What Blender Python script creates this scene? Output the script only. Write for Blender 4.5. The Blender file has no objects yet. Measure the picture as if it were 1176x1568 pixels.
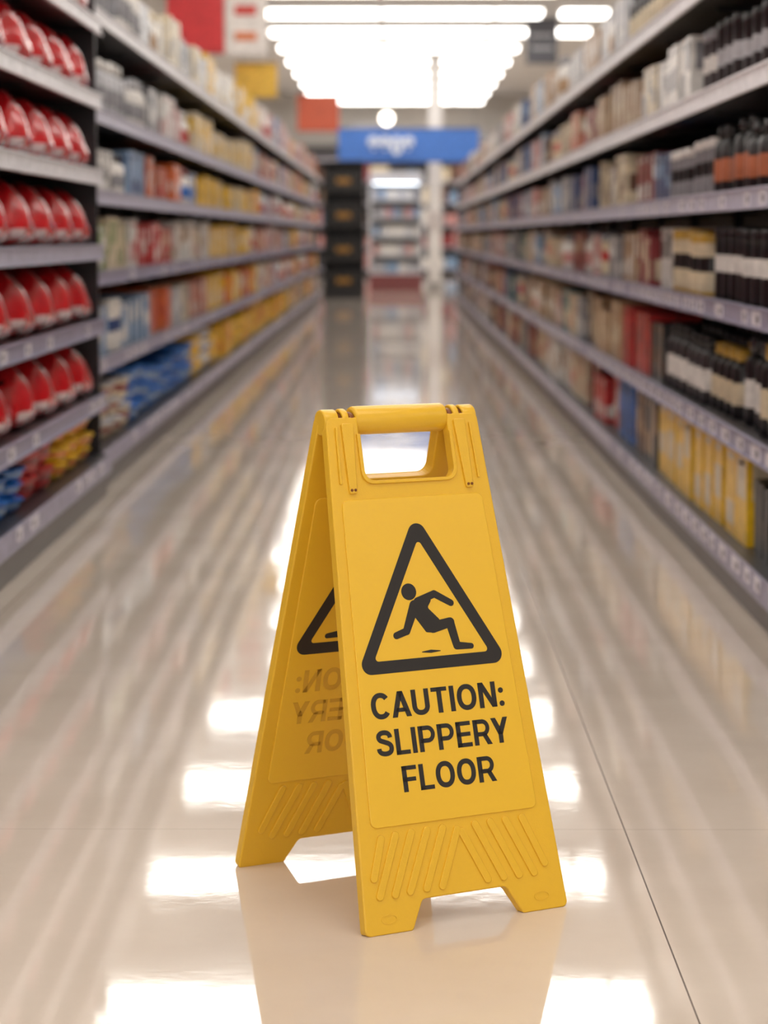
import bpy, math, random
from mathutils import Vector, Matrix
random.seed(7)
D=bpy.data; C=bpy.context
sc=C.scene
col0=sc.collection
def lin(c):
    return tuple(((v/255)/12.92 if v/255<=0.04045 else ((v/255+0.055)/1.055)**2.4) for v in c)
def L4(c): return (*lin(c),1.0)

# ---------------- materials ----------------
def mat(name,rgb,rough=0.5,metal=0.0,var=0.06,scale=8.0,bump=0.0,bscale=200.0,coat=0.0,emit=None,es=0.0,linear=False,spec=0.5):
    m=D.materials.new(name); m.use_nodes=True
    nt=m.node_tree; b=nt.nodes['Principled BSDF']
    c=rgb if linear else lin(rgb)
    tc=nt.nodes.new('ShaderNodeTexCoord')
    n=nt.nodes.new('ShaderNodeTexNoise'); n.inputs['Scale'].default_value=scale; n.inputs['Detail'].default_value=4
    nt.links.new(tc.outputs['Object'],n.inputs['Vector'])
    r=nt.nodes.new('ShaderNodeValToRGB')
    r.color_ramp.elements[0].position=0.3; r.color_ramp.elements[1].position=0.7
    r.color_ramp.elements[0].color=(*[v*(1-var) for v in c],1)
    r.color_ramp.elements[1].color=(*[min(1,v*(1+var)) for v in c],1)
    nt.links.new(n.outputs['Fac'],r.inputs['Fac']); nt.links.new(r.outputs['Color'],b.inputs['Base Color'])
    b.inputs['Roughness'].default_value=rough; b.inputs['Metallic'].default_value=metal
    b.inputs['Coat Weight'].default_value=coat; b.inputs['Specular IOR Level'].default_value=spec
    if bump:
        n2=nt.nodes.new('ShaderNodeTexNoise'); n2.inputs['Scale'].default_value=bscale
        nt.links.new(tc.outputs['Object'],n2.inputs['Vector'])
        bp=nt.nodes.new('ShaderNodeBump'); bp.inputs['Strength'].default_value=bump; bp.inputs['Distance'].default_value=0.001
        nt.links.new(n2.outputs['Fac'],bp.inputs['Height']); nt.links.new(bp.outputs['Normal'],b.inputs['Normal'])
    if emit:
        b.inputs['Emission Color'].default_value=(*lin(emit),1); b.inputs['Emission Strength'].default_value=es
    return m
def colmat(name,rough=0.4,coat=0.0,spec=0.5):
    m=D.materials.new(name); m.use_nodes=True
    nt=m.node_tree; b=nt.nodes['Principled BSDF']
    a=nt.nodes.new('ShaderNodeAttribute'); a.attribute_name='Col'
    tc=nt.nodes.new('ShaderNodeTexCoord')
    n=nt.nodes.new('ShaderNodeTexNoise'); n.inputs['Scale'].default_value=30; n.inputs['Detail'].default_value=3
    nt.links.new(tc.outputs['Object'],n.inputs['Vector'])
    mr=nt.nodes.new('ShaderNodeMapRange'); mr.inputs[1].default_value=0.3; mr.inputs[2].default_value=0.7; mr.inputs[3].default_value=0.8; mr.inputs[4].default_value=1.15
    nt.links.new(n.outputs['Fac'],mr.inputs[0])
    mx=nt.nodes.new('ShaderNodeVectorMath'); mx.operation='SCALE'
    nt.links.new(a.outputs['Color'],mx.inputs[0]); nt.links.new(mr.outputs[0],mx.inputs['Scale'])
    nt.links.new(mx.outputs[0],b.inputs['Base Color'])
    b.inputs['Roughness'].default_value=rough; b.inputs['Coat Weight'].default_value=coat; b.inputs['Specular IOR Level'].default_value=spec
    return m

M_prod=colmat('product_packaging',0.32)
M_bag=colmat('glossy_red_vinyl',0.22,0.5)
M_shelf=colmat('painted_shelf_steel',0.4)
M_yel=mat('yellow_plastic',(228,178,40),0.34,var=0.03,scale=3,bump=0.15,bscale=600)
M_yel2=mat('yellow_plastic_panel',(233,184,45),0.30,var=0.02,scale=3)
M_emb=mat('yellow_embossed_print',(206,157,38),0.5,var=0.03,scale=3)
M_blk=mat('black_print',(30,24,20),0.45,var=0.1)
M_pin=mat('brown_hinge_pin',(120,66,20),0.35,metal=0.3)
M_ceil=mat('ceiling_paint',(206,204,202),0.8,scale=1.5)
M_wall=mat('wall_paint',(205,198,190),0.8,scale=1)
M_light=mat('fluorescent_diffuser',(255,252,246),0.5,emit=(255,251,245),es=7.4)
M_house=mat('light_housing',(235,235,235),0.4)

# ---------------- mesh builder ----------------
class MB:
    def __init__(s): s.v=[];s.f=[];s.c=[];s.sm=[]
    def box(s,x0,x1,y0,y1,z0,z1,c,top=None):
        i=len(s.v)
        s.v+=[(x0,y0,z0),(x1,y0,z0),(x1,y1,z0),(x0,y1,z0),(x0,y0,z1),(x1,y0,z1),(x1,y1,z1),(x0,y1,z1)]
        for k,q in enumerate([(0,3,2,1),(4,5,6,7),(0,1,5,4),(1,2,6,5),(2,3,7,6),(3,0,4,7)]):
            s.f.append(tuple(i+a for a in q)); s.c.append(top if (top and k==1) else c); s.sm.append(False)
    def lathe(s,cx,cy,z0,prof,seg=14,sx=1,sy=1):
        i=len(s.v)
        for r,z,c in prof:
            for k in range(seg):
                a=2*math.pi*k/seg
                s.v.append((cx+r*math.cos(a)*sx,cy+r*math.sin(a)*sy,z0+z))
        for j in range(len(prof)-1):
            for k in range(seg):
                k2=(k+1)%seg
                s.f.append((i+j*seg+k,i+j*seg+k2,i+(j+1)*seg+k2,i+(j+1)*seg+k)); s.c.append(prof[j][2]); s.sm.append(abs(prof[j][0]-prof[j+1][0])<0.6*abs(prof[j][1]-prof[j+1][1])+1e-6)
        n=len(prof)-1
        s.f.append(tuple(i+n*seg+k for k in range(seg))); s.c.append(prof[-1][2]); s.sm.append(False)
        s.f.append(tuple(i+k for k in range(seg))[::-1]); s.c.append(prof[0][2]); s.sm.append(False)
    def build(s,name,m,parent=None,loc=(0,0,0),center=False):
        me=D.meshes.new(name)
        if center:
            xs=[p[0] for p in s.v]; ys_=[p[1] for p in s.v]; zs=[p[2] for p in s.v]
            loc=((min(xs)+max(xs))/2,(min(ys_)+max(ys_))/2,min(zs))
            vv=[(p[0]-loc[0],p[1]-loc[1],p[2]-loc[2]) for p in s.v]
        else: vv=s.v
        me.from_pydata(vv,[],s.f)
        ca=me.color_attributes.new('Col','FLOAT_COLOR','CORNER')
        buf=[]
        for f,c in zip(s.f,s.c):
            buf+= [c[0],c[1],c[2],1.0]*len(f)
        ca.data.foreach_set('color',buf)
        me.polygons.foreach_set('use_smooth',s.sm)
        me.materials.append(m); me.update()
        o=D.objects.new(name,me); col0.objects.link(o); o.location=loc
        if parent: o.parent=parent
        return o
def empty(name,loc=(0,0,0),rz=0):
    e=D.objects.new(name,None); e.location=loc; e.rotation_euler=(0,0,rz); col0.objects.link(e); e.empty_display_size=0.1
    return e

# ---------------- camera ----------------
H=0.835
cam=D.cameras.new('camera'); co=D.objects.new('camera',cam); col0.objects.link(co)
cam.sensor_fit='VERTICAL'; cam.sensor_height=36; cam.lens=82.65
co.location=(0,0,H); co.rotation_euler=(math.radians(90-6.717),0,math.radians(0.239))
cam.dof.use_dof=True; cam.dof.focus_distance=2.87; cam.dof.aperture_fstop=5.4
cam.clip_end=200
sc.camera=co

# ---------------- room ----------------
def slab(name,x0,x1,y0,y1,z0,z1,m):
    b=MB(); b.box(x0,x1,y0,y1,z0,z1,(1,1,1)); return b.build(name,m)
def floor_mat():
    m=D.materials.new('polished_tile_floor'); m.use_nodes=True
    nt=m.node_tree; N=nt.nodes; Lk=nt.links; b=N['Principled BSDF']
    g=N.new('ShaderNodeNewGeometry'); sep=N.new('ShaderNodeSeparateXYZ'); Lk.new(g.outputs['Position'],sep.inputs[0])
    def joint(out,off,size,w):
        a=N.new('ShaderNodeMath'); a.operation='ADD'; a.inputs[1].default_value=-off+size*50; Lk.new(out,a.inputs[0])
        mo=N.new('ShaderNodeMath'); mo.operation='MODULO'; mo.inputs[1].default_value=size; Lk.new(a.outputs[0],mo.inputs[0])
        s=N.new('ShaderNodeMath'); s.operation='LESS_THAN'; s.inputs[1].default_value=w; Lk.new(mo.outputs[0],s.inputs[0])
        return s.outputs[0]
    jx=joint(sep.outputs[0],0.3255,1.2,0.0020); jy=joint(sep.outputs[1],3.25,1.2,0.003)
    jm=N.new('ShaderNodeMath'); jm.operation='MULTIPLY'; jm.inputs[1].default_value=0.22; Lk.new(jy,jm.inputs[0])
    mx=N.new('ShaderNodeMath'); mx.operation='MAXIMUM'; Lk.new(jx,mx.inputs[0]); Lk.new(jm.outputs[0],mx.inputs[1])
    n=N.new('ShaderNodeTexNoise'); n.inputs['Scale'].default_value=2.2; n.inputs['Detail'].default_value=8; n.inputs['Roughness'].default_value=0.6
    Lk.new(g.outputs['Position'],n.inputs['Vector'])
    r=N.new('ShaderNodeValToRGB'); r.color_ramp.elements[0].position=0.3; r.color_ramp.elements[1].position=0.7
    r.color_ramp.elements[0].color=L4((207,192,177)); r.color_ramp.elements[1].color=L4((220,206,192))
    Lk.new(n.outputs['Fac'],r.inputs['Fac'])
    mix=N.new('ShaderNodeMixRGB'); mix.inputs[2].default_value=L4((96,82,70)); Lk.new(mx.outputs[0],mix.inputs[0]); Lk.new(r.outputs['Color'],mix.inputs[1])
    Lk.new(mix.outputs[0],b.inputs['Base Color'])
    n2=N.new('ShaderNodeTexNoise'); n2.inputs['Scale'].default_value=3.5; n2.inputs['Detail'].default_value=5; Lk.new(g.outputs['Position'],n2.inputs['Vector'])
    mr=N.new('ShaderNodeMapRange'); mr.inputs[3].default_value=0.02; mr.inputs[4].default_value=0.08; Lk.new(n2.outputs['Fac'],mr.inputs[0]); Lk.new(mr.outputs[0],b.inputs['Roughness'])
    b.inputs['IOR'].default_value=1.62
    n3=N.new('ShaderNodeTexNoise'); n3.inputs['Scale'].default_value=2.2; n3.inputs['Detail'].default_value=1; Lk.new(g.outputs['Position'],n3.inputs['Vector'])
    n4=N.new('ShaderNodeTexNoise'); n4.inputs['Scale'].default_value=16; n4.inputs['Detail'].default_value=3; Lk.new(g.outputs['Position'],n4.inputs['Vector'])
    ad=N.new('ShaderNodeMath'); ad.operation='MULTIPLY_ADD'; ad.inputs[1].default_value=0.20; Lk.new(n4.outputs['Fac'],ad.inputs[0]); Lk.new(n3.outputs['Fac'],ad.inputs[2])
    bp=N.new('ShaderNodeBump'); bp.inputs['Strength'].default_value=0.5; bp.inputs['Distance'].default_value=0.0009
    Lk.new(ad.outputs[0],bp.inputs['Height']); Lk.new(bp.outputs['Normal'],b.inputs['Normal'])
    return m
slab('floor',-9,9,-5,50,-0.1,0,floor_mat())
slab('ceiling',-9,9,-5,50,3.75,3.85,M_ceil)
slab('wall_back',-9,9,50,50.2,0,3.75,M_wall)
slab('wall_left',-9.2,-9,-5,50,0,3.75,M_wall)
slab('wall_right',9,9.2,-5,50,0,3.75,M_wall)

# lights
lf=empty('ceiling_light_fixtures')
emi=MB(); hou=MB()
W1=(1,1,1)
ys=[29.3-2.72*k for k in range(12)]+[29.3+2.72*k for k in range(1,8)]
for y in ys:
    segs=[(-1.66,-0.18),(-0.13,1.22),(1.27,1.80)]
    if 28<y<33: segs.append((2.05,2.6))
    segs+= [(-6.2,-4.2),(4.4,6.4)]  # out-of-view fixtures over neighbouring aisles, added as fill light
    for a,b in segs:
        emi.box(a,b,y-0.29,y-0.03,3.50,3.55,W1)
        emi.box(a,b,y+0.03,y+0.29,3.50,3.55,W1)
        hou.box(a-0.01,b+0.01,y-0.30,y+0.30,3.55,3.60,W1)
        hou.box(a,b,y-0.028,y+0.028,3.495,3.55,(0.5,0.5,0.5))
        for xx in (a+0.15,b-0.15):
            hou.box(xx-0.01,xx+0.01,y-0.01,y+0.01,3.60,3.75,W1)
emi.build('diffusers',M_light,lf); hou.build('housings',M_house,lf)

# ---------------- gondola shelving ----------------
BLK=lin((18,16,18)); KICK=lin((92,86,83)); LAV=lin((156,152,176)); WHT=lin((230,227,231)); MID=lin((188,185,203)); DK=lin((34,30,34))  # LAV, MID, WHT: light painted into shelf lips, upper ones whiter
TAGW=lin((230,225,232))
def gondola(name,side,xf,depth,y0,y1,shelves,basez,top,lipcols,tags):
    e=empty(name,(side*(xf+depth/2),(y0+y1)/2,0)); ox,oy=e.location.x,e.location.y
    b=MB()
    def B(xa,xb,ya,yb,za,zb,c,tp=None):
        X=sorted((side*xa-ox,side*xb-ox)); b.box(X[0],X[1],ya-oy,yb-oy,za,zb,c,tp)
    B(xf+depth-0.02,xf+depth,y0,y1,0,top,BLK)
    B(xf+0.0,xf+0.03,y0,y1,0,basez-0.05,KICK)
    B(xf+0.03,xf+depth-0.02,y0,y1,0.0,basez-0.05,BLK)
    B(xf-0.012,xf+depth-0.02,y0,y1,basez-0.05,basez,DK)
    B(xf-0.016,xf-0.012,y0,y1,basez-0.055,basez+0.003,LAV)
    yy=y0
    while yy<=y1+0.01:
        B(xf+depth-0.05,xf+depth-0.02,max(y0,yy-0.02),min(y1,yy+0.02),basez,top,DK)
        yy+=1.2
    for z,lc in zip(shelves,lipcols):
        B(xf+0.004,xf+depth-0.05,y0,y1,z-0.022,z,DK)
        B(xf,xf+0.004,y0,y1,z-0.042,z+0.006,lc)
        B(xf-0.006,xf,y0,y1,z-0.042,z-0.037,lc)
        B(xf-0.006,xf,y0,y1,z+0.001,z+0.006,lc)
        yy=y0+0.6
        while yy<y1:
            B(xf+0.1,xf+depth-0.05,yy-0.01,yy+0.01,z-0.032,z-0.022,DK); yy+=1.2
    B(xf+0.02,xf+depth,y0-0.02,y0,0,top,DK)
    B(xf+0.02,xf+depth,y1,y1+0.02,0,top,DK)
    b.build('shelf_frame',M_shelf,e)
    t=MB()
    for z,k in tags:
        yy=y0+0.1
        fx=xf-0.0165 if z==basez else xf-0.0005
        while yy<y1-0.2:
            w=random.uniform(0.07,0.13)
            if random.random()<k:
                X=sorted((side*(fx-0.002)-ox,side*fx-ox))
                t.box(X[0],X[1],yy-oy,yy+w-oy,z-0.035,z-0.003,TAGW)
                t.box(X[0]-0.0004,X[1]+0.0004,yy+w*0.15-oy,yy+w*0.5-oy,z-0.028,z-0.012,lin((110,104,120)))
            yy+=w+random.uniform(0.04,0.14)
    t.build('price_labels',M_shelf,e)
    return e

P=dict(blk=(22,20,22),char=(52,48,50),gry=(140,138,142),lgr=(188,187,191),wht=(230,225,219),crm=(218,202,172),tan=(182,148,114),brn=(108,74,54),
 red=(190,40,42),dred=(140,44,48),org=(224,108,44),yel=(240,192,30),gold=(194,154,60),blu=(24,106,192),dblu=(54,76,124),lblu=(134,162,194),teal=(72,120,122),
 pnk=(200,142,138),cop=(184,108,76),grn=(122,142,82),lav=(150,140,168),sal=(204,124,98))
P={k:lin(v) for k,v in P.items()}
def box_item(mb,side,xf,y,z,w,d,h,c,lc,tc=None):
    xa,xb=sorted((side*xf,side*(xf+d)))
    mb.box(xa,xb,y,y+w,z,z+h,c,tc)
    fx=side*(xf-0.0012); 
    a,b_=sorted((fx,side*xf))
    zl=z+h*random.choice((0.12,0.3,0.5)); zh=min(z+h*0.95,zl+h*random.uniform(0.25,0.42))
    mb.box(a,b_,y+w*0.1,y+w*0.9,zl,zh,lc)
    mb.box(xa+d*0.1,xb-d*0.1,y-0.0012,y,zl,zh,lc)
    mb.box(a,b_,y+w*0.2,y+w*0.75,z+h*0.86,z+h*0.93,lc)
def bottle(mb,side,xf,y,z,r,h,c,lc,cc):
    cx=side*(xf+r)
    mb.lathe(cx,y+r,z,[(r*0.92,0,c),(r,0.006,c),(r,h*0.2,lc),(r*1.01,h*0.21,lc),(r*1.01,h*0.52,c),(r,h*0.53,c),(r,h*0.7,c),(r*0.8,h*0.77,c),(r*0.55,h*0.80,c),(r*0.55,h*0.82,cc),(r*0.66,h*0.825,cc),(r*0.64,h,cc)],14)
def can(mb,side,xf,y,z,r,h,c,lc,cc):
    cx=side*(xf+r)
    mb.lathe(cx,y+r,z,[(r*0.95,0,cc),(r,0.006,cc),(r,0.012,c),(r,h*0.38,lc),(r,h*0.62,c),(r,h*0.84,cc),(r*1.03,h*0.85,cc),(r*1.03,h*0.97,cc),(r*0.95,h,cc)],14)
def tub(mb,side,xf,y,z,w,d,h,c,lc,cc):
    cx=side*(xf+d/2)
    mb.lathe(cx,y+w/2,z,[(0.42,0,c),(0.46,h*0.2,c),(0.48,h*0.4,lc),(0.49,h*0.65,c),(0.5,h*0.8,cc),(0.52,h*0.82,cc),(0.52,h*0.95,cc),(0.46,h,cc)],12,sx=d,sy=w)
def fill(mb,side,xf,z,y0,y1,zones,hmax,rows=2):
    y=y0
    while y<y1-0.12:
        for ye,styles in zones:
            if y<ye: break
        kind,c,lc,cc=random.choice(styles)
        c,lc,cc=P[c],P[lc],P[cc]
        run=random.uniform(0.22,0.5)*(1+max(0,y-8)*0.03)
        yend=min(y+run,y1-0.02)
        ins=random.uniform(0.015,0.05)
        h=hmax*random.uniform(0.74,0.98)
        if kind=='box': w=random.uniform(0.055,0.12); d=random.uniform(0.08,0.16)
        elif kind=='bot': r=random.uniform(0.03,0.038); pitch=2*r+random.uniform(0.05,0.10)
        elif kind=='can': r=random.uniform(0.032,0.042); h*=0.95; pitch=2*r+random.uniform(0.04,0.09)
        elif kind=='big': w=random.uniform(0.15,0.2); d=0.13; h=hmax*0.97; ins=0.02
        elif kind=='low': w=random.uniform(0.2,0.3); d=0.3; h=hmax*random.uniform(0.6,0.85)
        while True:
            if kind in('bot','can'):
                if y+2*r>yend and yend-y<run-0.01: break
                if y+2*r>y1: break
                f=bottle if kind=='bot' else can
                for k in range(3 if y<8 else rows if y<16 else 1):
                    f(mb,side,xf+ins+k*(2*r+0.025),y+(k%2)*0.02,z,r,h,c,lc,cc)
                y+=pitch
            elif kind=='low':
                if y+w>y1: break
                n=random.randint(2,3); hh=h/n
                for k in range(n):
                    o=random.uniform(-0.01,0.01)
                    tub(mb,side,xf+0.02+o,y+o*0.3,z+k*hh,w,d,hh*0.97,c,lc,cc)
                y+=w*1.06
            else:
                if y+w>y1: break
                hh=h*random.uniform(0.97,1.0)
                box_item(mb,side,xf+ins+random.uniform(0,0.008),y,z,w,d,hh,c,lc,cc)
                if y<16: box_item(mb,side,xf+ins+d+0.01,y,z,w,d*0.8,hh,c,lc,cc)
                y+=w+0.006+(random.uniform(0.0,0.05))
            if y>=yend: break
        y+=random.uniform(0.01,0.05)

XR=0.79
RS=[0.383,0.673,0.934,1.196,1.48]
g=gondola('gondola_shelving',1,XR,0.46,3.6,30.0,RS,0.115,1.62,[LAV,LAV,MID,WHT,WHT],[(0.115,0.9),(0.383,0.85),(0.673,0.8),(0.934,0.5)])
mixR=[('box','tan','wht','brn'),('box','dred','crm','red'),('box','gry','wht','lgr'),('box','crm','brn','wht'),('box','lblu','wht','gry'),('bot','wht','pnk','gry'),('box','brn','crm','char'),('box','pnk','wht','crm'),('box','dblu','lblu','gry'),('can','crm','red','gry'),('box','sal','crm','tan')]
mixRl=[('box','teal','crm','gry'),('box','tan','wht','crm'),('box','gry','char','lgr'),('box','brn','tan','crm'),('box','dred','tan','pnk'),('can','lgr','dblu','wht'),('box','crm','sal','wht')]
b=MB()
z0=0.0005
fill(b,1,XR,0.115+z0,3.7,29.9,[(5.3,[('box','blk','char','blk')]),(6.9,[('big','yel','gold','yel'),('big','yel','crm','yel'),('big','yel','gold','yel')]),(7.35,[('box','char','tan','char')]),(7.8,[('box','brn','tan','blk')]),(8.4,[('box','blu','dblu','blu')]),(9.2,[('box','char','red','dred'),('box','red','wht','dred')]),(12,[('box','dred','tan','brn'),('box','wht','tan','crm'),('box','crm','sal','wht')]),(99,mixRl+[('box','wht','pnk','wht')])],0.225)
fill(b,1,XR,0.383+z0,3.7,29.9,[(6.2,[('bot','blk','yel','blk'),('bot','blk','wht','char'),('bot','blk','crm','gold'),('bot','blk','wht','char')]),(7.0,[('can','wht','blk','gry'),('bot','char','wht','blk')]),(7.6,[('box','char','brn','blk')]),(8.3,[('box','red','dred','red')]),(9.5,[('box','tan','crm','brn'),('box','dred','wht','brn')]),(99,mixR+mixRl)],0.225)
fill(b,1,XR,0.673+z0,3.7,29.9,[(6.1,[('can','blk','wht','blk'),('can','blk','lgr','char'),('bot','blk','gry','blk')]),(7.1,[('can','gold','blk','gry'),('box','wht','char','crm'),('can','crm','blk','gold')]),(7.8,[('box','dred','crm','red'),('box','brn','tan','brn')]),(99,mixRl+mixR)],0.20)
fill(b,1,XR,0.934+z0,3.7,29.9,[(6.2,[('can','blk','cop','blk'),('can','blk','cop','char'),('bot','blk','cop','blk')]),(7.0,[('can','gry','blk','wht'),('bot','lgr','char','blk')]),(7.5,[('box','dblu','lblu','blu')]),(8.2,[('box','dred','wht','red')]),(99,[('box','lblu','wht','gry'),('box','dblu','gry','lblu')]+mixR)],0.20)
fill(b,1,XR,1.196+z0,3.7,29.9,[(5.9,[('bot','blk','wht','char'),('can','blk','lgr','blk')]),(6.5,[('bot','char','crm','blk'),('can','char','wht','gry')]),(7.2,[('box','gold','char','yel'),('bot','wht','gry','gry'),('box','wht','gry','crm')]),(9.5,[('bot','lgr','wht','gry'),('box','tan','crm','gold'),('box','crm','gry','wht')]),(99,mixR)],0.21)
fill(b,1,XR,1.48+z0,3.7,29.9,[(8,[('bot','char','crm','blk'),('box','wht','gry','wht')]),(12,[('bot','wht','tan','gry'),('box','tan','wht','crm'),('box','lgr','wht','gry')]),(99,mixR+[('box','wht','crm','wht')]*3)],0.24)
b.build('assorted_products',M_prod,center=True)

XL=0.96
LS=[0.427,0.713,0.977,1.24,1.56]
gondola('gondola_shelving.001',-1,XL,0.46,7.62,30.6,LS,0.13,1.72,[LAV,LAV,MID,MID,WHT],[(0.13,0.7),(0.427,0.3),(0.713,0.3)])
mixL=[('box','pnk','wht','pnk'),('box','wht','red','crm'),('box','crm','tan','wht'),('box','sal','crm','org'),('bot','wht','red','wht'),('box','tan','wht','brn'),('box','lblu','wht','wht'),('box','yel','org','gold'),('can','lgr','dred','wht')]
b=MB()
fill(b,-1,XL,0.13+z0,7.7,30.5,[(8.7,[('low','gry','wht','lgr'),('low','wht','gry','blk'),('low','crm','dred','lgr')]),(11.3,[('low','blu','lblu','blu'),('low','blu','dblu','blu')]),(12.5,[('low','crm','blu','wht'),('low','yel','crm','yel')]),(22,[('low','yel','gold','yel'),('box','yel','org','yel')]),(99,mixL)],0.26)
fill(b,-1,XL,0.427+z0,7.7,30.5,[(9.2,[('box','lblu','wht','wht'),('can','wht','dblu','wht')]),(10.3,[('box','org','red','org'),('can','org','wht','crm')]),(11.5,[('box','lgr','wht','wht'),('box','crm','gry','wht')]),(17,[('box','org','yel','sal'),('box','yel','wht','yel'),('box','sal','wht','crm')]),(99,mixL)],0.21)
fill(b,-1,XL,0.713+z0,7.7,30.5,[(8.7,[('box','crm','grn','wht'),('box','grn','wht','crm')]),(9.6,[('box','wht','red','wht'),('box','red','wht','crm')]),(10.6,[('box','dblu','red','gry'),('box','red','crm','wht')]),(12.5,[('box','wht','tan','crm'),('box','crm','pnk','wht')]),(16,[('box','yel','wht','gold'),('box','tan','wht','crm')]),(99,mixL)],0.20)
fill(b,-1,XL,0.977+z0,7.7,30.5,[(8.6,[('box','wht','char','wht'),('bot','wht','gry','char')]),(9.4,[('can','lblu','wht','wht'),('box','lblu','dblu','lgr')]),(10.6,[('box','org','wht','sal'),('box','sal','red','org')]),(12,[('bot','wht','blu','dred'),('box','lgr','blu','wht')]),(16,[('box','yel','gold','yel'),('box','crm','yel','wht')]),(99,mixL)],0.19)
fill(b,-1,XL,1.24+z0,7.7,30.5,[(8.8,[('bot','lgr','gry','wht'),('bot','wht','lgr','wht')]),(10,[('bot','wht','gry','lgr'),('box','gry','wht','lgr')]),(11.6,[('box','wht','pnk','red'),('bot','wht','red','wht'),('box','pnk','wht','wht')]),(16,[('box','yel','wht','crm'),('box','crm','yel','yel')]),(99,mixL)],0.23)
fill(b,-1,XL,1.56+z0,7.7,30.5,[(9.5,[('bot','wht','gry','lgr'),('box','lgr','gry','gry')]),(12.5,[('box','crm','gry','wht'),('bot','wht','tan','crm'),('box','gry','wht','grn')]),(18,[('box','yel','wht','gold'),('bot','gold','wht','crm'),('box','wht','crm','wht')]),(99,mixL)],0.27)
b.build('assorted_products.001',M_prod,center=True)

# red bag display
XB=0.93
BS=[0.325,0.565,0.80,1.034,1.27,1.505]
gondola('display_shelving',-1,XB,0.46,3.6,7.58,BS,0.13,1.75,[LAV,LAV,MID,WHT,WHT,WHT],[(0.13,0.8),(0.325,0.3),(0.565,0.3)])
RED=lin((218,22,32)); RED2=lin((170,14,22)); LBL=lin((238,212,212)); DKR=lin((60,4,10))
def bag(mb,cx,cy,z,w,d,h,rot):
    nu,nv=32,18
    ca,sa=math.cos(rot),math.sin(rot)
    def sp(v,p): return math.copysign(abs(v)**p,v)
    def P3(u,v):
        th=-math.pi/2+math.pi*v; ph=2*math.pi*u
        x=sp(math.cos(th),0.45)*sp(math.cos(ph),0.62); yv=sp(math.cos(th),0.45)*sp(math.sin(ph),0.62); zz=sp(math.sin(th),0.75)
        hz=(zz+1)/2
        tp=1-0.38*hz**1.8
        wr=1+0.05*math.sin(5*ph+4*hz)+0.03*math.sin(9*ph-6*hz)
        X=x*d/2*tp*wr; Y=yv*w/2*(1-0.25*hz**1.6)*wr; Z=hz*h*(0.92+0.08*math.cos(2*ph+1))
        return X,Y,Z
    i=len(mb.v)
    for b_ in range(nv+1):
        for a in range(nu):
            X,Y,Z=P3(a/nu,b_/nv)
            mb.v.append((cx+X*ca-Y*sa,cy+X*sa+Y*ca,z+Z))
    for b_ in range(nv):
        for a in range(nu):
            a2=(a+1)%nu
            c=RED
            u=(a+0.5)/nu; v=(b_+0.5)/nv
            if 0.26<v<0.40 and (0.84<u<0.97): c=LBL
            if 0.60<v<0.66 and (0.03<u<0.12 or 0.72<u<0.80): c=DKR
            if 0.49<v<0.52: c=RED2
            mb.f.append((i+b_*nu+a,i+b_*nu+a2,i+(b_+1)*nu+a2,i+(b_+1)*nu+a)); mb.c.append(c); mb.sm.append(True)
    seg=8; pr=0.010
    pts=[]
    for k in range(seg+1):
        t=math.pi*k/seg
        pts.append((0.0,math.cos(t)*w*0.2,h*0.80+math.sin(t)*h*0.15))
    j=len(mb.v)
    for (X,Y,Z) in pts:
        for q in range(6):
            a=2*math.pi*q/6
            xx=X+math.cos(a)*pr*1.8; zz=Z+math.sin(a)*pr
            mb.v.append((cx+xx*ca-Y*sa,cy+xx*sa+Y*ca,z+zz))
    for k in range(seg):
        for q in range(6):
            q2=(q+1)%6
            mb.f.append((j+k*6+q,j+k*6+q2,j+(k+1)*6+q2,j+(k+1)*6+q)); mb.c.append(RED2); mb.sm.append(True)
b=MB()
for si,z in enumerate(BS):
    y=7.39-random.uniform(0,0.03)
    while y>3.85:
        hh=0.184 if si<5 else 0.2
        bag(b,-(XB+0.135+random.uniform(0,0.006)),y,z+z0+0.001,0.325,0.235,hh*random.uniform(0.96,1.0),random.uniform(-0.10,0.10))
        bag(b,-(XB+0.31),y,z+z0+0.001,0.30,0.10,hh*0.98,0)
        y-=0.385
b.build('red_tote_bags',M_bag,center=True)
b=MB()
fill(b,-1,XB,0.13+z0,3.7,7.55,[(5.3,[('low','blu','lblu','blu')]),(5.85,[('low','blu','lblu','blu')]),(6.35,[('low','red','wht','red'),('low','red','dred','red')]),(7.4,[('low','yel','gold','yel'),('low','yel','org','yel')]),(99,[('low','yel','blk','gold')])],0.18)
b.build('folded_pouches',M_prod,center=True)

# ---------------- caution sign ----------------
SG=empty('caution_floor_sign',(0.003,2.964,0),math.radians(28.5))
def round_poly(pts,r,n=6):
    out=[]; N=len(pts)
    rs=r if isinstance(r,(list,tuple)) else [r]*N
    for i in range(N):
        p=Vector(pts[i]); a=Vector(pts[i-1]); c=Vector(pts[(i+1)%N]); rr=rs[i]
        if rr<=0: out.append(tuple(p)); continue
        d1=(a-p).normalized(); d2=(c-p).normalized()
        ang=d1.angle(d2); tl=rr/math.tan(ang/2)
        tl=min(tl,0.49*(a-p).length,0.49*(c-p).length); rr2=tl*math.tan(ang/2)
        cen=p+(d1+d2).normalized()*(rr2/math.sin(ang/2))
        s=p+d1*tl-cen; e=p+d2*tl-cen
        a0=math.atan2(s.y,s.x); a1=math.atan2(e.y,e.x); da=a1-a0
        while da>math.pi: da-=2*math.pi
        while da<-math.pi: da+=2*math.pi
        for k in range(n+1):
            t=a0+da*k/n; out.append((cen.x+rr2*math.cos(t),cen.y+rr2*math.sin(t)))
    return out
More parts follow.
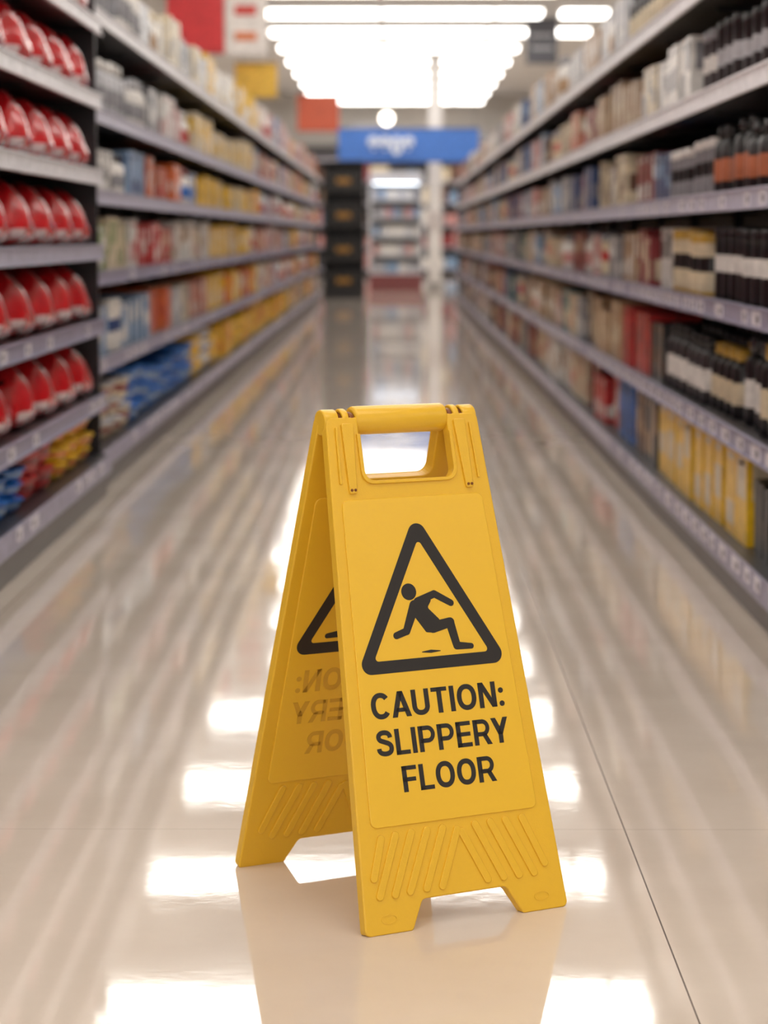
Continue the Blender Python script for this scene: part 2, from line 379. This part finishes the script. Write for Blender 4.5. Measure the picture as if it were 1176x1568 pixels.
def frame(front,du=0.0):
    s=1 if front else -1
    O=Vector((du*s,-0.187*s,0)); U=Vector((s,0,0)); T=Vector((0,0.2710*s,0.9626)); N=Vector((0,-0.9626*s,0.2710))
    return lambda u,t,n: O+U*u+T*t+N*n
def finish(me,name,fn,m,smooth=False):
    for v in me.vertices:
        p=fn(*v.co); p.z=max(p.z,0.0002); v.co=p
    me.materials.clear(); me.materials.append(m)
    for p in me.polygons: p.use_smooth=smooth
    me.update()
    o=D.objects.new(name,me); col0.objects.link(o); o.parent=SG
    return o
def shape(name,loops,z0,z1,bev,fn,m):
    cu=D.curves.new(name,'CURVE'); cu.dimensions='2D'; cu.fill_mode='BOTH'
    for lp in loops:
        s=cu.splines.new('POLY'); s.points.add(len(lp)-1)
        for p,q in zip(s.points,lp): p.co=(q[0],q[1],0,1)
        s.use_cyclic_u=True
    cu.extrude=max(0.00001,(z1-z0)/2-bev); cu.bevel_depth=bev; cu.bevel_resolution=2; cu.offset=-bev
    o=D.objects.new('tmp',cu); col0.objects.link(o); C.view_layer.update()
    me=D.meshes.new_from_object(o.evaluated_get(C.evaluated_depsgraph_get()))
    D.objects.remove(o)
    zc=(z0+z1)/2
    for v in me.vertices: v.co.z+=zc
    me.name=name
    return finish(me,name,fn,m)
def capsule(p,q,r,n=8,r2=None):
    p=Vector(p);q=Vector(q); r2=r2 or r; a=math.atan2(q.y-p.y,q.x-p.x); out=[]
    for k in range(n+1):
        t=a+math.pi/2+math.pi*k/n; out.append((p.x+r*math.cos(t),p.y+r*math.sin(t)))
    for k in range(n+1):
        t=a-math.pi/2+math.pi*k/n; out.append((q.x+r2*math.cos(t),q.y+r2*math.sin(t)))
    return out
SW=0.196
def rect(a,b,c,d): return [(a,b),(c,b),(c,d),(a,d)]
def stroke(pts,closed=False,w=SW):
    q=[Vector(p) for p in pts]; n=len(q); L=[];R=[]
    for i in range(n):
        if closed: d=(q[(i+1)%n]-q[i-1])
        else: d=q[min(i+1,n-1)]-q[max(i-1,0)]
        d.normalize(); nn=Vector((-d.y,d.x))*w/2
        L.append(q[i]+nn); R.append(q[i]-nn)
    out=[]
    m=n if closed else n-1
    for i in range(m):
        j=(i+1)%n
        out.append([tuple(L[i]),tuple(R[i]),tuple(R[j]),tuple(L[j])])
    return out
def arc(cx,cy,rx,ry,a0,a1,n=20,p=0.9):
    o=[]
    for k in range(n+1):
        t=math.radians(a0+(a1-a0)*k/n); c,s=math.cos(t),math.sin(t)
        o.append((cx+rx*math.copysign(abs(c)**p,c),cy+ry*math.copysign(abs(s)**p,s)))
    return o
def catmull(p,n=5):
    o=[]; p=[p[0]]+p+[p[-1]]
    for i in range(1,len(p)-2):
        for k in range(n):
            t=k/n; a,b,c,d=[Vector(x) for x in p[i-1:i+3]]
            o.append(tuple(0.5*((2*b)+(c-a)*t+(2*a-5*b+4*c-d)*t*t+(3*b-a-3*c+d)*t**3)))
    o.append(p[-1]); return o
hs=SW/2
G={}
G['C']=(0.77,stroke(arc(0.40,0.5,0.303,0.413,38,322,28)))
G['O']=(0.82,stroke(arc(0.41,0.5,0.312,0.413,0,360,36)[:-1],True))
G['A']=(0.80,[[(0,0),(0.21,0),(0.507,1),(0.293,1)],[(0.80,0),(0.59,0),(0.293,1),(0.507,1)],[(0.16,0.20),(0.64,0.20),(0.595,0.355),(0.205,0.355)]])
G['U']=(0.73,[rect(0,0.36,SW,1),rect(0.73-SW,0.36,0.73,1)]+stroke(arc(0.365,0.365,0.267,0.275,180,360,16)))
G['T']=(0.66,[rect(0,0.838,0.66,1),rect(0.33-hs,0,0.33+hs,1)])
G['I']=(SW,[rect(0,0,SW,1)])
G['N']=(0.74,[rect(0,0,SW,1),rect(0.74-SW,0,0.74,1),[(0,1),(0.21,1),(0.74,0),(0.53,0)]])
dot=lambda cx,cy:[(cx+0.11*math.cos(2*math.pi*k/16),cy+0.11*math.sin(2*math.pi*k/16)) for k in range(16)]
G[':']=(0.22,[dot(0.11,0.11),dot(0.11,0.63)])
G['S']=(0.70,stroke(catmull([(0.60,0.70),(0.575,0.80),(0.49,0.88),(0.35,0.906),(0.21,0.88),(0.125,0.80),(0.12,0.70),(0.18,0.615),(0.35,0.545),(0.52,0.47),(0.605,0.37),(0.60,0.22),(0.51,0.125),(0.35,0.094),(0.19,0.125),(0.10,0.21),(0.085,0.31)]),w=0.186))
G['L']=(0.60,[rect(0,0,SW,1),rect(0,0,0.60,0.162)])
bowl=[(0.085,0.916),(0.41,0.916)]+arc(0.41,0.67,0.223,0.246,90,-90,14,1.0)[1:-1]+[(0.41,0.424),(0.085,0.424)]
G['P']=(0.72,[rect(0,0,SW,1)]+stroke(bowl,w=0.17))
G['R']=(0.75,[rect(0,0,SW,1)]+stroke(bowl,w=0.17)+[[(0.34,0.45),(0.545,0.45),(0.78,0),(0.565,0)]])
G['E']=(0.65,[rect(0,0,SW,1),rect(0,0,0.65,0.162),rect(0,0.42,0.61,0.58),rect(0,0.838,0.64,1)])
G['F']=(0.62,[rect(0,0,SW,1),rect(0,0.40,0.57,0.56),rect(0,0.838,0.62,1)])
yl=[(0,1),(0.215,1),(0.38+hs,0.44),(0.38+hs,0.34),(0.38-hs,0.34)]
G['Y']=(0.76,[yl,[(0.76-x,y) for x,y in yl],rect(0.38-hs,0,0.38+hs,0.42)])
def lettering(name,s,cu_,ct,w,h,z0,z1,fn,m,gap=0.105):
    x=0; polys=[]
    for ch in s:
        adv,ps=G[ch]
        kern=-0.05 if ch in 'AY' else 0
        x+=kern
        for p in ps: polys.append([(x+a,b) for a,b in p])
        x+=adv+gap+kern
    tot=x-gap
    v=[];f=[]
    for p in polys:
        i=len(v); n=len(p)
        for (a,b) in p: v.append(((a/tot-0.5)*w+cu_,(b-0.5)*h+ct,z1))
        for (a,b) in p: v.append(((a/tot-0.5)*w+cu_,(b-0.5)*h+ct,z0))
        f.append(tuple(range(i,i+n))); f.append(tuple(range(i+2*n-1,i+n-1,-1)))
        for k in range(n): f.append((i+k,i+n+k,i+n+(k+1)%n,i+(k+1)%n))
    me=D.meshes.new(name); me.from_pydata(v,[],f)
    return finish(me,name,fn,m)
TH=0.015
TT=0.634; OB=0.5525
outer=[(-0.1425,0.0),(-0.077,0.0),(-0.059,0.036),(0.059,0.036),(0.079,0.0),(0.1445,0.0),(0.1085,TT),(0.064,TT),(0.064,OB),(-0.064,OB),(-0.064,TT),(-0.1075,TT)]
orad=[0.008,0.006,0.008,0.008,0.006,0.008,0.008,0.002,0.014,0.014,0.002,0.008]
lab=[(-0.118,0.127),(0.118,0.127),(0.0995,0.530),(-0.1005,0.530)]
tri_o=[(-0.107,0.3123),(0.109,0.3123),(0.002,0.509)]
tri_i=[(-0.0812,0.3278),(0.0832,0.3278),(0.002,0.476)]
def decals(tag,fn,z0,z1,textm):
    shape(tag+'_triangle',[round_poly(tri_o,0.0125,10),round_poly(tri_i,0.004,5)],z0,z1,0,fn,M_blk)
    hd=(-0.0204,0.4105)
    parts={
     'head':[(hd[0]+0.0105*math.cos(2*math.pi*k/28),hd[1]+0.0105*math.sin(2*math.pi*k/28)) for k in range(28)],
     'arm_upper':capsule((-0.010,0.3975),(0.0149,0.4055),0.0052,8,0.0046),
     'arm_fore':capsule((0.0149,0.4055),(0.037,0.3925),0.0046,8,0.0042),
     'arm_back':capsule((-0.015,0.393),(-0.0305,0.3620),0.0068,8,0.0050),
     'arm_hand':capsule((-0.0305,0.3620),(-0.0455,0.3575),0.0047,8,0.0044),
     'torso':round_poly([(-0.0225,0.3955),(-0.004,0.4035),(0.011,0.400),(0.003,0.389),(0.0185,0.3725),(0.008,0.357),(-0.003,0.3585),(-0.016,0.378)],0.003),
     'thigh':capsule((0.007,0.3640),(0.0325,0.3685),0.0072,8,0.0060),
     'shin':capsule((0.0320,0.3680),(0.0375,0.3400),0.0062,8,0.0054),
     'foot':capsule((0.0375,0.3385),(0.0580,0.3365),0.0050,8,0.0036),
     'dash':round_poly([(-0.0165,0.3345),(0.000,0.3365),(0.0175,0.334),(0.000,0.3325)],0.0005)}
    for k,(n_,lp) in enumerate(parts.items()):
        shape(tag+'_figure_'+n_,[lp],z0,z1+0.00001*k,0,fn,M_blk)
    lettering(tag+'_text_caution','CAUTION:',0.001,0.2735,0.188,0.0318,z0,z1,fn,textm)
    lettering(tag+'_text_slippery','SLIPPERY',0.001,0.2280,0.186,0.0318,z0,z1,fn,textm)
    lettering(tag+'_text_floor','FLOOR',0.003,0.1820,0.131,0.0318,z0,z1,fn,textm)
def ribs(tag,fn,za,zb):
    k=0
    L=[((-0.122,0.068),(-0.106,0.114)),((-0.117,0.046),(-0.086,0.116)),((-0.096,0.046),(-0.064,0.117)),((-0.075,0.047),(-0.042,0.117)),((-0.052,0.048),(-0.020,0.117)),((-0.030,0.048),(0.000,0.113))]
    R=[((0.118,0.058),(0.094,0.117)),((0.101,0.048),(0.070,0.117)),((0.079,0.048),(0.048,0.117)),((0.057,0.048),(0.026,0.117)),((0.034,0.048),(0.006,0.110))]
    for p,q in L+R:
        k+=1
        shape(f'{tag}_rib_{k}',[capsule(p,q,0.0050)],za,zb,0.0012,fn,M_yel)
for front in (True,False):
    fn=frame(front); tg='front' if front else 'rear'
    fd=frame(front,-0.004)
    shape(tg+'_panel',[round_poly(outer,orad)],-TH,0,0.002,fn,M_yel)
    shape(tg+'_label_plate',[round_poly(lab,0.009)],-0.001,0.0018,0.0012,fn,M_yel2)
    shape(tg+'_inner_plate',[round_poly(lab,0.009)],-TH-0.0018,-TH+0.001,0.0012,fn,M_yel2)
    decals(tg,fd,0.0015,0.0021,M_blk)
    ribs(tg,fn,-0.001,0.0022)
    ribs(tg+'_inner',fn,-TH-0.0022,-TH+0.001)
    decals(tg+'_inner',fn,-TH-0.0021,-TH-0.0015,M_emb)
    for s in (-1,1):
        shape(f'{tg}_mould_mark_{s}',[[(s*0.108+0.011*math.cos(2*math.pi*k/24),0.018+0.006*math.sin(2*math.pi*k/24)) for k in range(24)],[(s*0.108+0.0095*math.cos(2*math.pi*k/24),0.018+0.0047*math.sin(2*math.pi*k/24)) for k in range(24)]],-0.0005,0.0006,0,fn,M_yel)
    wo=0.0045
    rim=[(-0.064-wo,0.612),(-0.064-wo,OB-wo),(0.064+wo,OB-wo),(0.064+wo,0.612),(0.0635,0.612),(0.0635,OB),(-0.0635,OB),(-0.0635,0.612)]
    shape(tg+'_opening_rim',[round_poly(rim,[0.001,0.016,0.016,0.001,0.001,0.013,0.013,0.001])],-0.001,0.0028,0.0012,fn,M_yel)
    for s in (-1,1):
        st=[(s*0.078,0.537),(s*0.0885,0.537),(s*0.0885,0.626),(s*0.0715,0.626)]
        if s<0: st=st[::-1]
        shape(f'{tg}_hinge_strap_{1 if s<0 else 2}',[round_poly(st,[0.003]*4)],-0.001,0.0034,0.0014,fn,M_yel)
        shape(f'{tg}_strap_rib_{1 if s<0 else 2}',[capsule((s*0.0985,0.551),(s*0.0955,0.620),0.0016)],0.000,0.0026,0.0007,fn,M_yel)
        for q in (-0.0025,0.0025):
            c=[(s*0.0832+q+0.0018*math.cos(2*math.pi*k/16),0.5415+0.0018*math.sin(2*math.pi*k/16)) for k in range(16)]
            shape(f'{tg}_rivet_{s}_{q}',[c],0.0,0.0046,0.0006,fn,M_pin)
def cylx(name,x0,x1,r,y,z,m,seg=32,bev=0.002):
    prof=[(x0,r-bev),(x0+bev*0.3,r-bev*0.3),(x0+bev,r),(x1-bev,r),(x1-bev*0.3,r-bev*0.3),(x1,r-bev)]
    v=[];f=[]
    for (x,rr) in prof:
        for k in range(seg):
            a=2*math.pi*k/seg; v.append((x,y+rr*math.cos(a),z+rr*math.sin(a)))
    for j in range(len(prof)-1):
        for k in range(seg):
            k2=(k+1)%seg; f.append((j*seg+k,(j+1)*seg+k,(j+1)*seg+k2,j*seg+k2))
    f.append(tuple(range(seg))); f.append(tuple((len(prof)-1)*seg+k for k in range(seg))[::-1])
    me=D.meshes.new(name); me.from_pydata(v,[],f); me.materials.append(m)
    for p in me.polygons: p.use_smooth=len(p.vertices)==4
    o=D.objects.new(name,me); col0.objects.link(o); o.parent=SG
HZ=0.6035
cylx('handle_bar',-0.066,0.066,0.0180,0,HZ+0.001,M_yel,40,0.004)
for s in (-1,1):
    a,b_=sorted((s*0.0665,s*0.074)); cylx('hinge_pin_%d'%(1 if s<0 else 2),a,b_,0.0125,-0.004,HZ,M_pin)
    a,b_=sorted((s*0.0745,s*0.0835)); cylx('hinge_knuckle_%d'%(1 if s<0 else 2),a,b_,0.0165,0,HZ,M_yel)
    a,b_=sorted((s*0.0840,s*0.088)); cylx('hinge_pin_outer_%d'%(1 if s<0 else 2),a,b_,0.013,-0.003,HZ,M_pin)
    a,b_=sorted((s*0.0885,s*0.1085)); cylx('hinge_cap_%d'%(1 if s<0 else 2),a,b_,0.016,0,HZ,M_yel)

# ---------------- far end of the store ----------------
def signboard(name,x0,x1,y,z0,z1,col,deco=None,hang=3.75):
    e=empty(name,((x0+x1)/2,y,z0)); ox,oy,oz=(x0+x1)/2,y,z0
    b=MB(); c=lin(col)
    b.box(x0-ox,x1-ox,-0.02,0.02,0,z1-z0,c)
    b.box(x0-ox,x1-ox,-0.026,-0.02,0,0.02,tuple(v*0.6 for v in c)); b.box(x0-ox,x1-ox,-0.026,-0.02,z1-z0-0.02,z1-z0,tuple(v*0.6 for v in c))
    for xx in (x0+0.06,x1-0.06):
        b.box(xx-ox-0.005,xx-ox+0.005,-0.005,0.005,z1-z0,hang-oz,lin((120,120,120)))
    if deco:
        for (a,q,za,zb,cc) in deco: b.box(a-ox,q-ox,-0.03,-0.02,za-oz,zb-oz,lin(cc))
    b.build('board',M_shelf,e)
    return e
signboard('red_hanging_sign',-1.90,-1.42,20,2.34,3.1,(206,40,44))
signboard('white_hanging_sign',-1.40,-1.06,20,2.32,3.1,(228,220,214),[(-1.33,-1.15,2.45,2.52,(214,120,70)),(-1.33,-1.15,2.66,2.74,(200,60,50)),(-1.33,-1.15,2.88,2.95,(214,120,70))])
signboard('yellow_hanging_sign',-1.36,-1.00,20.4,2.0,2.30,(236,190,66),hang=3.75)
signboard('dark_hanging_sign',1.70,2.10,30.7,3.02,3.6,(84,84,92),[(1.76,2.04,3.2,3.24,(180,180,185)),(1.76,2.04,3.36,3.4,(180,180,185))])
signboard('orange_hanging_sign',-1.62,-0.92,40,2.56,3.18,(212,96,62))
bs=signboard('blue_hanging_banner',-0.82,1.25,35,1.90,2.40,(66,120,208))
fc=D.curves.new('t','FONT'); fc.body='8808'; fc.size=0.34; fc.extrude=0.01; fc.offset=0.016
o=D.objects.new('tmp',fc); col0.objects.link(o); C.view_layer.update()
me=D.meshes.new_from_object(o.evaluated_get(C.evaluated_depsgraph_get())); D.objects.remove(o)
me.transform(Matrix.Rotation(math.pi/2,4,'X'))
me.materials.clear(); me.materials.append(mat('banner_letters',(225,234,250),0.4))
o=D.objects.new('banner_text',me); col0.objects.link(o); o.parent=bs; o.location=(-0.60,-0.035,0.13)

e=empty('black_display_stand',(-0.66,31.5,0)); b=MB()
b.box(-0.27,0.27,-0.25,0.25,0,0.12,BLK)
b.box(-0.27,0.27,0.2,0.25,0.12,1.8,BLK)
for s in (-1,1): b.box(min(s*0.25,s*0.27),max(s*0.25,s*0.27),-0.25,0.2,0.12,1.8,BLK)
for z in (0.5,0.95,1.4,1.78): b.box(-0.25,0.25,-0.25,0.2,z,z+0.03,lin((40,36,34)))
for z in (0.12,0.53,0.98,1.43):
    for k in range(4):
        b.box(-0.23+k*0.118,-0.13+k*0.118,-0.2,0.1,z,z+0.25,lin((30,26,24)))
    b.box(-0.10,0.09,-0.205,-0.2,z+0.08,z+0.15,lin((160,114,40)))
b.build('stand_body',M_shelf,e)
e=empty('refrigerated_display_case',(0.03,36,0)); b=MB()
Wh=lin((222,222,226))
b.box(-0.4,0.4,-0.4,0.4,0,0.25,lin((120,60,60))); b.box(-0.4,0.4,0.35,0.4,0.25,1.7,Wh)
b.box(-0.4,0.4,-0.4,0.4,1.62,1.78,Wh)
for s in (-1,1): b.box(min(s*0.37,s*0.4),max(s*0.37,s*0.4),-0.4,0.35,0.25,1.62,Wh)
for z in (0.25,0.52,0.8,1.08,1.35):
    b.box(-0.37,0.37,-0.35,0.35,z,z+0.02,Wh)
    for k in range(7):
        b.box(-0.35+k*0.1,-0.26+k*0.1,-0.25,0.1,z+0.02,z+0.17,P[random.choice(['wht','lblu','gry','lgr','wht','pnk','wht','lgr'])])
b.build('case_body',M_shelf,e)
cl=MB(); cl.box(-0.34,0.34,-0.3,-0.2,1.60,1.62,W1); cl.build('case_lamp',mat('case_lamp_glow',(240,246,255),emit=(235,244,255),es=5),e)
e=empty('store_column',(0.62,36,0)); b=MB()
b.box(-0.10,0.10,-0.1,0.1,0,3.75,lin((225,220,215))); b.box(-0.12,0.12,-0.12,0.12,0,0.12,lin((160,155,150))); b.box(-0.11,0.11,-0.11,0.11,0.9,1.2,lin((200,190,186)))
b.build('column_body',M_shelf,e)
e=empty('perimeter_shelving',(0,49.2,0)); b=MB()
b.box(-8.5,8.5,0.4,0.45,0,2.4,lin((60,56,58)))
for z in (0.15,0.6,1.05,1.5,1.95,2.4):
    b.box(-8.5,8.5,-0.2,0.4,z-0.04,z,lin((180,176,186)))
    x=-8.4
    while x<8.3 and z<2.3:
        w=random.uniform(0.15,0.4); b.box(x,x+w,-0.15,0.2,z,z+random.uniform(0.2,0.34),P[random.choice(['wht','tan','gry','dred','crm','char','brn','lblu','pnk'])]); x+=w+0.02
x=-8.4
while x<8.3:
    w=random.uniform(0.4,1.0); b.box(x,x+w,-0.1,0.35,2.4,2.4+random.uniform(0.2,0.75),P[random.choice(['wht','tan','gry','lgr','char','crm','brn'])]); x+=w+0.1
b.build('rack_and_goods',M_shelf,e)
e=empty('pendant_lamp',(-0.10,33,2.35)); b=MB()
b.lathe(0,0,0.0,[(0.02,0,W1),(0.07,0.03,W1),(0.09,0.09,W1),(0.07,0.15,W1),(0.03,0.18,W1)],16); b.build('globe',mat('pendant_globe',(255,250,240),emit=(255,246,232),es=6),e)
b=MB(); b.box(-0.005,0.005,-0.005,0.005,0.18,1.4,BLK); b.lathe(0,0,0.175,[(0.035,0,BLK),(0.04,0.04,BLK),(0.01,0.07,BLK)],12); b.build('cord',M_shelf,e)

# ---------------- world & colour ----------------
w=D.worlds.new('world'); sc.world=w; w.use_nodes=True
nt=w.node_tree; bg=nt.nodes['Background']; bg.inputs[0].default_value=(1.0,0.97,0.935,1); bg.inputs[1].default_value=1.25
sc.view_settings.view_transform='Standard'; sc.view_settings.look='None'; sc.view_settings.exposure=0.1
